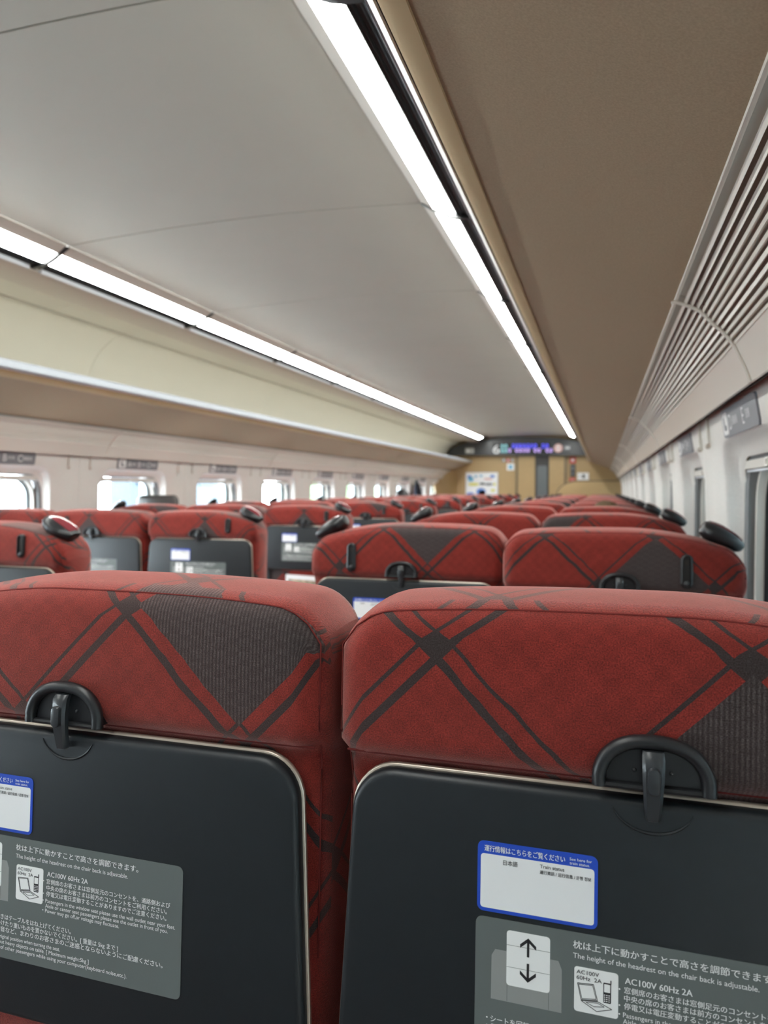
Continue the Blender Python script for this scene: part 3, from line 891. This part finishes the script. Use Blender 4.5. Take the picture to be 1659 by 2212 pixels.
def build_label(par):
    D = -.0006; mb = MB(); x0, x1, z1, z0 = -.1318, .1305, H-.341, H-.4590
    def card(pts, d0, d1, m): mb.loops([[Sq(x, d0, z) for (x, z) in pts], [Sq(x, d1, z) for (x, z) in pts]], m)
    card(rrect(x0, x1, z0, z1, .0055, 5), .0002, D, 'label')
    def put(t, x, z, size, width, m='ink', bold=0.006, al='LEFT', d=D-.0004):
        vs, fs = text_geo(t, size, width, al)
        for k, (e, g) in enumerate(strokes(size, width, bold)): mb.add([Sq(x+a+e, d-k*.00005, H+z+b+g) for a, b in vs], fs, m)
    # headrest pictogram
    Z = lambda v: H+v
    card([(-.1190, Z(-.4040)), (-.0645, Z(-.4040)), (-.0645, Z(-.3715)), (-.0672, Z(-.3650)), (-.1160, Z(-.3650)), (-.1188, Z(-.3700))], D, D-.0001, 'labelmid')
    card(rrect(-.1070, -.0735, Z(-.3910), Z(-.3483), .0025, 3), D-.0001, D-.0002, 'ink')
    for zz in (-.3595, -.3765): card(rrect(-.1070, -.0735, Z(zz)-.0003, Z(zz), .0001, 1), D-.0002, D-.0003, 'labelmid')
    for xx in (-.1065, -.0745): card(rrect(xx, xx+.0004, Z(-.4035), Z(-.3910), .0001, 1), D-.0001, D-.0002, 'label')
    cx = -.0903
    for sgn, za, zb in ((1, -.3665, -.3520), (-1, -.3715, -.3860)):
        tip = Z(zb)
        card(rrect(cx-.0009, cx+.0009, min(Z(za), tip-.001*sgn), max(Z(za), tip-.001*sgn), .0002, 1), D-.0002, D-.0004, 'dark')
        for s in (-1, 1):
            a = (cx, tip); b = (cx+s*.0062, tip-sgn*.0055); 
            q = [(a[0], a[1]), (b[0], b[1]), (b[0], b[1]-sgn*.0028), (a[0], a[1]-sgn*.0028)]
            if s*sgn > 0: q = q[::-1]
            card(q, D-.0002, D-.0004, 'dark')
    put('枕は上下に動かすことで高さを調節できます。', -.0562, -.3523, .0066, .1400, bold=.018)
    put('The height of the headrest on the chair back is adjustable.', -.0562, -.3600, .0056, .1290)
    # socket pictogram
    card(rrect(-.0552, -.0230, Z(-.3998), Z(-.3662), .0022, 4), D, D-.0002, 'ink')
    put('AC100V', -.0535, -.3712, .0042, .0165, 'dark', .004, d=D-.0004); put('60Hz  2A', -.0535, -.3755, .0042, .0185, 'dark', .004, d=D-.0004)
    def ln(a, b, w, m='dark'):
        a = Vector(a); b = Vector(b); t = (b-a).normalized(); nrm = Vector((-t.y, t.x))*w/2
        card([tuple(a-nrm), tuple(b-nrm), tuple(b+nrm), tuple(a+nrm)], D-.0002, D-.0004, m)
    def poly(pts, w=.0004):
        for a, b in zip(pts, pts[1:]+pts[:1]): ln(a, b, w)
    poly([(-.0527, Z(-.3785)), (-.0410, Z(-.3775)), (-.0380, Z(-.3890)), (-.0500, Z(-.3905))])
    poly([(-.0519, Z(-.3793)), (-.0416, Z(-.3784)), (-.0390, Z(-.3882)), (-.0494, Z(-.3896))], .0003)
    poly([(-.0500, Z(-.3912)), (-.0378, Z(-.3897)), (-.0275, Z(-.3935)), (-.0385, Z(-.3972))])
    poly([(-.0465, Z(-.3918)), (-.0380, Z(-.3908)), (-.0330, Z(-.3927)), (-.0405, Z(-.3940))], .0003)
    card(rrect(-.0338, -.0282, Z(-.3895), Z(-.3745), .0006, 2), D-.0002, D-.0003, 'dark')
    card(rrect(-.0332, -.0289, Z(-.3815), Z(-.3755), .0003, 1), D-.0003, D-.0004, 'ink')
    for i in range(3):
        for j in range(4): card(rrect(-.0333+.0016*i, -.0323+.0016*i, Z(-.3833-.0015*j)-.0007, Z(-.3833-.0015*j), .0001, 1), D-.0003, D-.0004, 'ink')
    ln((-.0284, Z(-.3750)), (-.0284, Z(-.3722)), .0008)
    put('AC100V 60Hz 2A', -.0183, -.3722, .0066, .0470, bold=.02)
    put('•', -.0228, -.3786, .0050, .0013); put('窓側席のお客さまは窓側足元のコンセントを、通路側および', -.0188, -.3790, .0053, .1372, bold=.016)
    put('中央の席のお客さまは前方のコンセントをご利用ください。', -.0188, -.3849, .0053, .1340, bold=.016)
    put('•', -.0228, -.3905, .0050, .0013); put('停電又は電圧変動することがありますのでご注意ください。', -.0188, -.3908, .0053, .1335, bold=.016)
    put('•', -.0228, -.3970, .0050, .0013); put('Passengers in the window seat please use the wall outlet near your feet.', -.0195, -.3972, .0052, .1435)
    put('Aisle or center seat passengers please use the outlet in front of you.', -.0195, -.4019, .0052, .1360)
    put('•', -.0228, -.4063, .0050, .0013); put('Power may go off,or voltage may fluctuate.', -.0195, -.4066, .0052, .0840)
    put('•', -.1225, -.4206, .0050, .0013); put('シートを回転するときはテーブルをはね上げてください。', -.1190, -.4214, .0056, .1300, bold=.016)
    put('•', -.1225, -.4266, .0050, .0013); put('テーブルに体重をかけたり重いものを置かないでください。[ 重量は 5kg まで ]', -.1190, -.4274, .0056, .1830, bold=.016)
    put('•', -.1225, -.4326, .0050, .0013); put('キーボードの操作音など、まわりのお客さまのご迷惑とならないようにご配慮ください。', -.1190, -.4334, .0056, .2310, bold=.016)
    put('•', -.1225, -.4394, .0050, .0013); put('Return the table to its original position when turning the seat.', -.1190, -.4400, .0052, .1180)
    put('•', -.1225, -.4446, .0050, .0013); put('Please do not lean or put heavy objects on table. [ Maximum weight:5kg ]', -.1190, -.4452, .0052, .1510)
    put('•', -.1225, -.4498, .0050, .0013); put('Please be considerate of other passengers while using your computer(keyboard noise,etc.).', -.1190, -.4504, .0052, .1930)
    o = mb.build('instruction_label', par, 0, recalc=False)
    o['label'] = 'grey label with white Japanese and English lettering'
    return o
def make_seat(kind, letter):
    global QV
    QV = 1.0 if letter in 'DE' else .885
    root = empty('train_seat')
    make_backrest(kind, root)
    # --- folding table flap
    mb = MB(); o0 = tray_outline()
    ls = [[Sq(x, d, z) for (x, z) in inset(o0, i)] for (d, i) in ((.0115, .001), (.0115, 0), (.006, 0), (.0022, .0012), (.0006, .0032), (0, .0062))]
    mb.loops(ls, 'tray')
    n = 20    # crescent below the latch
    for rr, zz in ((.0300, 0),):
        mb.tube([Sq(rr*math.cos(PI+PI*(.10+.80*t/n)), -.0003, 1.0655+.024*math.sin(PI+PI*(.10+.80*t/n))) for t in range(n+1)], [.0004+.0009*math.sin(PI*t/n) for t in range(n+1)], 'tray', 6)
    for s in (-1, 1): mb.loops([[Sq(s*x, d, z) for (x, z) in rrect(.236, .250, .779, .805, .004, 2)] for d in (.012, -.006)], 'black')
    tray = mb.build('tray_table', root, 40); tray['label'] = 'charcoal folding table flap'
    mb = MB(); o1 = tray_outline(.0022)
    mb.loops([[Sq(x, d, z) for (x, z) in inset(o1, i)] for (d, i) in ((.0165, .001), (.0155, 0), (.0125, 0), (.0117, .001))], 'champagne')
    mb.build('tray_trim', tray, 50)
    build_sticker(tray); build_label(tray)
    for s in (-1, 1):
        mb = MB(); mb.loops([[Sq(s*x, d, z) for (x, z) in rrect(.212, .236, .50, .80, .006, 2)] for d in (.030, .012)], 'black'); mb.build('tray_arm', root)
    # --- half-moon latch
    mb = MB(); pts = []
    n = 26; zb = 1.079
    def moon(a): return (.0385*math.copysign(abs(math.cos(a))**.85, math.cos(a)), zb + .0325*max(0, math.sin(a))**.85)
    arcp = [(.0385, zb-.003)] + [moon(PI*i/n) for i in range(n+1)] + [(-.0385, zb-.003)]
    mb.tube([Sq(x, -.0060, z) for (x, z) in arcp], .0052, 'black', 10)
    fill = [(x*.99, z) for (x, z) in arcp]
    mb.loops([[Sq(x, d, z) for (x, z) in fill] for d in (.010, -.0035)], 'black')
    mb.tube([Sq(x, -.0055, zb-.002) for x in (-.036, 0, .036)], .0026, 'black', 8)
    for s in (-1, 1): mb.ball(Sq(s*.013, -.0036, zb+.010), .0016, 'lever', 8, 6)
    la = mb.build('tray_latch', root, 40)
    mb = MB(); ls = []
    dl = -.0045
    prof = [(1.1060, -.0010, .0050), (1.1055, -.0050, .0060), (1.1010, -.0085, .0064), (1.0900, -.0098, .0062), (1.0800, -.0092, .0058), (1.0690, -.0075, .0052), (1.0600, -.0055, .0047), (1.0545, -.0045, .0040), (1.0535, -.0025, .0032)]
    for (z, d, w) in prof:
        d += dl
        ls.append([Sq(*q) for w in (w*1.25,) for q in ((-w, d+.0055, z), (-w, d+.001, z), (-w*.7, d-.0012, z), (w*.7, d-.0012, z), (w, d+.001, z), (w, d+.0055, z))])
    mb.loops(ls, 'lever')
    pad = rrect(-.0046, .0046, 1.0765, 1.0960, .0040, 4)
    mb.loops([[Sq(x*k, d, 1.086+(z-1.086)*k) for (x, z) in pad] for (d, k) in ((-.0125, 1), (-.0170, 1), (-.0182, .93), (-.0186, .8))], 'lever')
    mb.build('latch_lever', la, 40)
    # --- magazine pocket
    mb = MB(); pk = [(-.20, .52), (.20, .52), (.20, .742), (.12, .752), (-.05, .745), (-.12, .752), (-.20, .742)]
    mb.loops([[S(x*QS, d, z) for (x, z) in pk] for d in (.024, .006)], 'black'); mb.build('seat_pocket', root)
    # --- clothes hook slot and shoulder grip
    if kind or letter == 'B':
        s = kind if kind else -1
        hx = s*.131
        mb = MB(); zo, hl = (1.166, 1.0) if QV == 1 else (1.186, .84)
        a = rrect(-.0118, .0118, zo-.070*hl, zo, .0112, 6); b = rrect(-.0080, .0080, zo-.0665*hl, zo-.0035, .0078, 6)
        mb.loops([[S(hx+x, d, z) for (x, z) in l] for (l, d) in ((a, .012), (a, -.0040), (b, -.0062), (b, -.001))], 'black', False, True)
        hk = mb.build('coat_hook_slot', root, 40)
        mb = MB(); mb.ball(S(hx, -.0030, zo-.0605*hl), (.0062, .004, .0062), 'lever', 12, 8)
        mb.box((hx-.004, -.001+TILT*.08, zo-.06*hl), (hx+.004, .004+TILT*.08, zo-.012), 'void'); mb.build('hook_pin', hk)
    if kind:
        s = kind; mb = MB()
        # a fat leaf shape lying on the sloping shoulder, its inner end raised
        c = Vector((s*.205, .062, shoulder(kind, s*.205)+.018)); ax = Vector((-s*.87, -.05, .49)).normalized(); wd = Vector((0, 1, .06)); up = ax.cross(wd) * (1 if s > 0 else -1)
        if up.z < 0: up = -up
        ls = []
        for i in range(1, 16):
            t = -1+2*i/16
            r = math.sqrt(1-abs(t)**2.4)
            th = .0195*r*(1+.15*t); w = .040*r
            ls.append([tuple(c+ax*(t*.050)+wd*(w*math.cos(2*PI*k/16))+up*(th*math.sin(2*PI*k/16)*(1 if math.sin(2*PI*k/16) > 0 else 1.25))) for k in range(16)])
        mb.loops(ls, 'black'); g = mb.build('shoulder_grip', root, 50); g['label'] = 'glossy black grip on the shoulder'
        mb = MB(); ls = []
        for i in range(9):
            t = -.72+1.44*i/8; r = math.sqrt(1-abs(t)**2.4)
            row = []
            for k in range(7):
                a = math.radians(52+68*k/6) ; row.append(tuple(c+ax*(t*.050)+wd*(.040*r*math.cos(a))+up*(.0195*r*(1+.15*t)*math.sin(a)+.0010)))
            ls.append(row + [tuple(Vector(p)-up*.003) for p in row[::-1]])
        mb.loops(ls, 'gripred'); mb.build('grip_inset', g, 50)
    # --- parts on the far side
    mb = MB(); zp = 1.03
    ls = []
    for d, k in ((.125, .9), (.135, 1), (.165, 1), (.18, .93), (.184, .8)):
        ls.append([S(x*k, d, zp+.06+(z-zp-.06)*k) for (x, z) in rrect(-.135, .135, zp-.03, zp+.15, .035, 5)])
    mb.loops(ls, 'pillow'); mb.build('headrest_pillow', root, 60)
    mb = MB(); ls = []
    for (z, k) in ((.33, .96), (.35, 1), (.43, 1), (.455, .96), (.462, .88)):
        ls.append([(x*k, .34+(y-.34)*k, z) for (x, y) in rrect(-.225, .225, .11, .60, .04, 4)])
    mb.loops(ls, 'fabric'); mb.build('seat_cushion', root, 60)
    for s in (-1, 1):
        if (s > 0 and letter in 'ABD') or (s < 0 and letter in 'AE'): continue
        mb = MB(); x = s*.258
        mb.loops([[(x+a*.9, y, .64+b) for (a, b) in rrect(-.022, .022, -.025, .02, .012, 3)] for y in (.16, .50)], 'black')
        mb.box((x-.016, .16, .36), (x+.016, .24, .62), 'black'); mb.build('armrest', root)
    mb = MB(); mb.box((-.12, .18, 0), (.12, .50, .06), 'lampbody'); mb.box((-.06, .26, .05), (.06, .42, .34), 'lampbody'); mb.build('pedestal', root)
    return root

XC = {'A': CX-1.313, 'B': CX-.805, 'C': CX-.297, 'D': -.467, 'E': .0363}
KIND = {'A': -1, 'B': 0, 'C': 1, 'D': -1, 'E': 1}
PLACE = {'A': 'window seat of the left-hand triple', 'B': 'middle seat of the left-hand triple', 'C': 'aisle seat of the left-hand triple', 'D': 'aisle seat of the right-hand pair', 'E': 'window seat of the right-hand pair'}
# where the cloth repeat falls on particular seat backs (x, Z of the repeat origin)
h = .113
OFF = {('E', 0): (-.1607+h, -.120-h), ('D', 0): (.173-h, -.2102+h), ('D', 1): (.0634-h, -.191+h), ('E', 1): (-.042, -.1997), ('E', 2): (-.318, -.088), ('D', 2): (-.192, .092),
       ('C', 2): (.025-h, -.115-h), ('B', 2): (-.02-h, -.105-h), ('C', 3): (.0-h, -.112-h), ('B', 3): (.1-h, -.12-h), ('C', 1): (-.02-h, -.13-h)}
DY = {('D', 0): -.0065, ('E', 0): 0, ('D', 1): .088, ('E', 1): -.005}
protos = {}; seats = {}
rng = random.Random(3)
for k in range(0, 12):
    for L_ in 'EDCBA':
        if L_ in 'DE': y = .5365 + 1.04*k + DY.get((L_, k), rng.uniform(-.02, .02) if k > 1 else 0)
        else: y = .40 + 1.04*k + (rng.uniform(-.012, .012) if k > 3 else 0)
        if k == 11 and L_ in 'DE': y -= .12
        if L_ not in protos: o = make_seat(KIND[L_], L_); protos[L_] = o
        else: o = copy_tree(protos[L_])
        o.location = (XC[L_], y, 0)
        off = OFF.get((L_, k), (rng.uniform(-.24, .24), rng.uniform(-.24, .24)))
        for c in [c for c in bpy.data.objects if c.parent == o and c.name.startswith('backrest')]: c.color = (off[0]*.5+.5, off[1]*.5+.5, 0, 1)
        tag(o, 'red plaid train seat, %s, %s row ahead' % (PLACE[L_], order[k]), 'train seat', 'seats of the right-hand pairs' if L_ in 'DE' else 'seats of the left-hand triples')
        seats[(L_, k)] = o
# one passenger has pushed a headrest up
for c in [c for c in bpy.data.objects if c.parent == seats[('A', 3)] and c.name.startswith('headrest_pillow')]:
    c.location.z = .085; c['label'] = 'dark headrest pillow raised above the seat back'
seats[('A', 3)]['label'] = 'red plaid window seat of the left-hand triple with dark headrest pillow raised high'
seats[('C', 3)]['label'] = 'red plaid aisle seat of left-hand triple with magazine in its pocket, fourth row'

# magazine in the pocket of the fourth aisle seat on the left
s = seats[('C', 3)]
mag = empty('magazine', (s.location.x-.003, s.location.y+.0015, .69))
mb = MB(); mag.rotation_euler = (0, math.radians(2), 0)
mb.box((-.105, -.006, -.16), (.105, .006, .145), 'paper'); mb.build('magazine_pages', mag)
mb = MB(); mb.box((-.088, -.0075, -.15), (.098, -.0058, .122), 'photo')
vs, fs = text_geo('Tranvert', .045, .15, 'LEFT', .01); mb.add([(-.08+x, -.0082, .078+z) for x, z in vs], fs, 'paper'); mb.build('magazine_cover', mag, 0, recalc=False)
tag(mag, 'white bordered magazine sticking out of the seat pocket in fourth left row', 'magazine')

# ------------------------------------------------------------------ passengers (mostly hidden behind their seats)
def person(x, y, ztop, hairm, label, r_head=.085):
    root = empty('person', (x, y, 0))
    zc = ztop - .115; neck = zc - .135; sh = neck - .065
    V = []; E = []; Rr = []
    def v(p, r, par=None):
        V.append(p); Rr.append(r); i = len(V)-1
        if par is not None: E.append((par, i))
        return i
    pel = v((0, .10, .56), .13); be = v((0, .08, .75), .125, pel); ch = v((0, .06, sh-.12), .135, be); st = v((0, .055, sh), .09, ch)
    nk = v((0, .06, neck), .05, st); hd1 = v((0, .075, zc-.04), .068, nk); hd2 = v((0, .075, zc+.02), .082, hd1); hd3 = v((0, .072, zc+.085), .045, hd2)
    v((0, .155, zc-.02), .012, hd2)     # nose
    for s in (-1, 1):
        v((s*.088, .06, zc-.01), .012, hd2)     # ears
        a = v((s*.17, .06, sh-.03), .052, st); el = v((s*.21, .10, sh-.30), .040, a); wr = v((s*.12, .33, sh-.36), .026, el)
        pm = v((s*.10, .39, sh-.37), .030, wr)
        for i, (dx, ln) in enumerate(((-.026, .052), (-.009, .062), (.009, .058), (.025, .046))):
            k1 = v((s*.10+dx, .42, sh-.372), .010, pm); k2 = v((s*.10+dx*1.15, .42+ln*.6, sh-.385), .009, k1); v((s*.10+dx*1.2, .42+ln, sh-.405), .0075, k2)
        t1 = v((s*.10-s*.035, .375, sh-.365), .011, pm); v((s*.10-s*.045, .405, sh-.37), .009, t1)
        hp_ = v((s*.09, .16, .55), .085, pel); kn = v((s*.10, .52, .53), .06, hp_); an = v((s*.10, .50, .10), .042, kn); v((s*.10, .62, .05), .04, an)
    me = bpy.data.meshes.new('body'); me.from_pydata(V, E, []); o = bpy.data.objects.new('body', me); COL.objects.link(o); o.parent = root
    md = o.modifiers.new('skin', 'SKIN'); md.use_smooth_shade = True
    for i, sv in enumerate(me.skin_vertices[0].data):
        sv.radius = (Rr[i], Rr[i]); sv.use_root = (i == 0)
    o.modifiers.new('sub', 'SUBSURF').levels = 2
    o.modifiers['sub'].render_levels = 2
    me.materials.append(M['skin'])
    # hair cap
    mb = MB(); rr = random.Random(int(x*100)); ls = []
    for j in range(1, 12):
        th = PI*j/12*.62; row = []
        for i in range(28):
            a = 2*PI*i/28; w = 1+.035*rr.uniform(-1, 1)
            low = 1 if math.sin(a) < .4 else .72
            row.append((.100*w*math.sin(th*low)*math.cos(a), .066+.112*w*math.sin(th*low)*math.sin(a), zc-.02+.135*w*math.cos(th*low)))
        ls.append(row)
    mb.loops(ls, hairm, True, False); mb.build('hair', root, 60)
    # shirt
    mb = MB(); ls = []
    for (z, rx, ry, cy) in ((.50, .175, .13, .10), (.62, .17, .125, .095), (.80, .175, .125, .075), (sh-.08, .195, .12, .06), (sh-.01, .18, .095, .058), (sh+.025, .10, .075, .058), (neck-.02, .062, .062, .06)):
        ls.append([(rx*math.cos(2*PI*i/20), cy+ry*math.sin(2*PI*i/20), z) for i in range(20)])
    mb.loops(ls, 'shirt'); mb.build('shirt', root, 60)
    for s in (-1, 1):
        mb = MB(); mb.ball((s*.032, .148, zc), .011, 'ink', 10, 8); mb.ball((s*.032, .157, zc), .005, 'dark', 8, 6); mb.build('eye', root)
    return tag(root, label, 'person')
person(.02, seats[('E', 3)].location.y+.17, H-.060, 'hair_brown', 'seated person, only brown hair showing above the fourth right-hand window seat')
person(-2.50, seats[('A', 8)].location.y+.17, H+.004, 'hair_black', 'seated person, only black hair showing beside the hanging jacket at far left')
# jacket on a wall hook
jk = empty('jacket', (CX-1.50, WIN0+.52+1.04*8-.085, H+.15)); mb = MB(); ls = []
for (z, ry, rx) in ((.0, .01, .008), (-.02, .03, .015), (-.06, .06, .022), (-.12, .085, .030), (-.25, .10, .036), (-.42, .11, .036), (-.55, .11, .032), (-.56, .09, .02)):
    ls.append([(.045+rx*math.cos(2*PI*i/16)*(1+.15*math.cos(5*2*PI*i/16)), ry*math.sin(2*PI*i/16), z) for i in range(16)])
mb.loops(ls, 'navy'); mb.build('jacket_body', jk, 60)
for s in (-1, 1):
    mb = MB(); mb.tube([(.055, s*.05, -.07), (.065, s*.10, -.2), (.065, s*.115, -.36), (.06, s*.11, -.48)], [.022, .03, .028, .024], 'navy', 10); mb.build('sleeve', jk, 60)
tag(jk, 'black jacket hanging between windows at the far end of the left wall', 'jacket')

# ------------------------------------------------------------------ outside
def outside():
    mb = MB(); mb.box((-60, -40, -1.6), (60, 60, -1.5), 'concrete'); struct(mb.build('ground'))
    # station on the right: platform wall close to the train
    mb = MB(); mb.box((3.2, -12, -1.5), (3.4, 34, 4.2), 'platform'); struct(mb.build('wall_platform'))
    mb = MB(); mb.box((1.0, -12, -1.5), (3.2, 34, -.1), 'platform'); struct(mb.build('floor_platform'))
    mb = MB(); mb.box((.75, -12, 3.9), (3.4, 34, 4.05), 'platform'); struct(mb.build('roof_shade'))  # unseen roof added to keep skylight off the platform wall
    mb = MB()
    y = -11
    while y < 33:
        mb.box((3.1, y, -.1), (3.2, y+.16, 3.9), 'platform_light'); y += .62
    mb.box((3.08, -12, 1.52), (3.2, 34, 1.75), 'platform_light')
    struct(mb.build('trim_8'))
    # left: pale buildings and trees across the tracks
    bl = [(-11.3, 15.3, 1.1, .6, 9, 'slate', 'narrow slate blue building across the tracks'), (-11.3, 18.25, 1.5, .6, 8, 'sky_panel', 'pale blue building across the tracks beyond the slate blue one'), (-24, 44, 3, 1, 9, 'sky_panel', 'wide pale blue building far off across the tracks')]
    for (x, y, w, d, hh, m, lab) in bl:
        root = empty('building', (x, y, -1.5)); mb = MB(); mb.box((-d/2, -w/2, 0), (d/2, w/2, hh), m); mb.build('building_wall', root)
        mb = MB(); mb.box((-d/2-.1, -w/2-.1, hh), (d/2+.1, w/2+.1, hh+.2), 'concrete'); mb.build('building_roof', root)
        for j in range(4):
            mb = MB(); mb.box((d/2-.02, -w*.28, 1+j*1.9), (d/2+.03, w*.22, 2.0+j*1.9), 'slate'); mb.build('building_window', root)
        tag(root, lab, 'building', 'buildings across the tracks')
    for i, (x, y, s) in enumerate(((-12, 27, 1.3), (-12, 34, 1.7))):
        root = empty('tree', (x, y, -1.5)); mb = MB(); mb.tube([(0,0,0), (.05,0,1.2*s), (0,.05,2.2*s)], [.12*s,.09*s,.05*s], 'void'); mb.build('trunk', root)
        mb = MB(); r2 = random.Random(i)
        for j in range(16):
            mb.ball((r2.uniform(-.6,.6)*s, r2.uniform(-.6,.6)*s, (2.0+r2.uniform(-.6,.7))*s), .42*s, 'green', 9, 7)
        mb.build('crown', root); tag(root, ['pale green tree outside the left windows, nearer of two', 'larger pale green tree outside the left windows, farther of two'][i], 'tree', 'trees across the tracks')
outside()
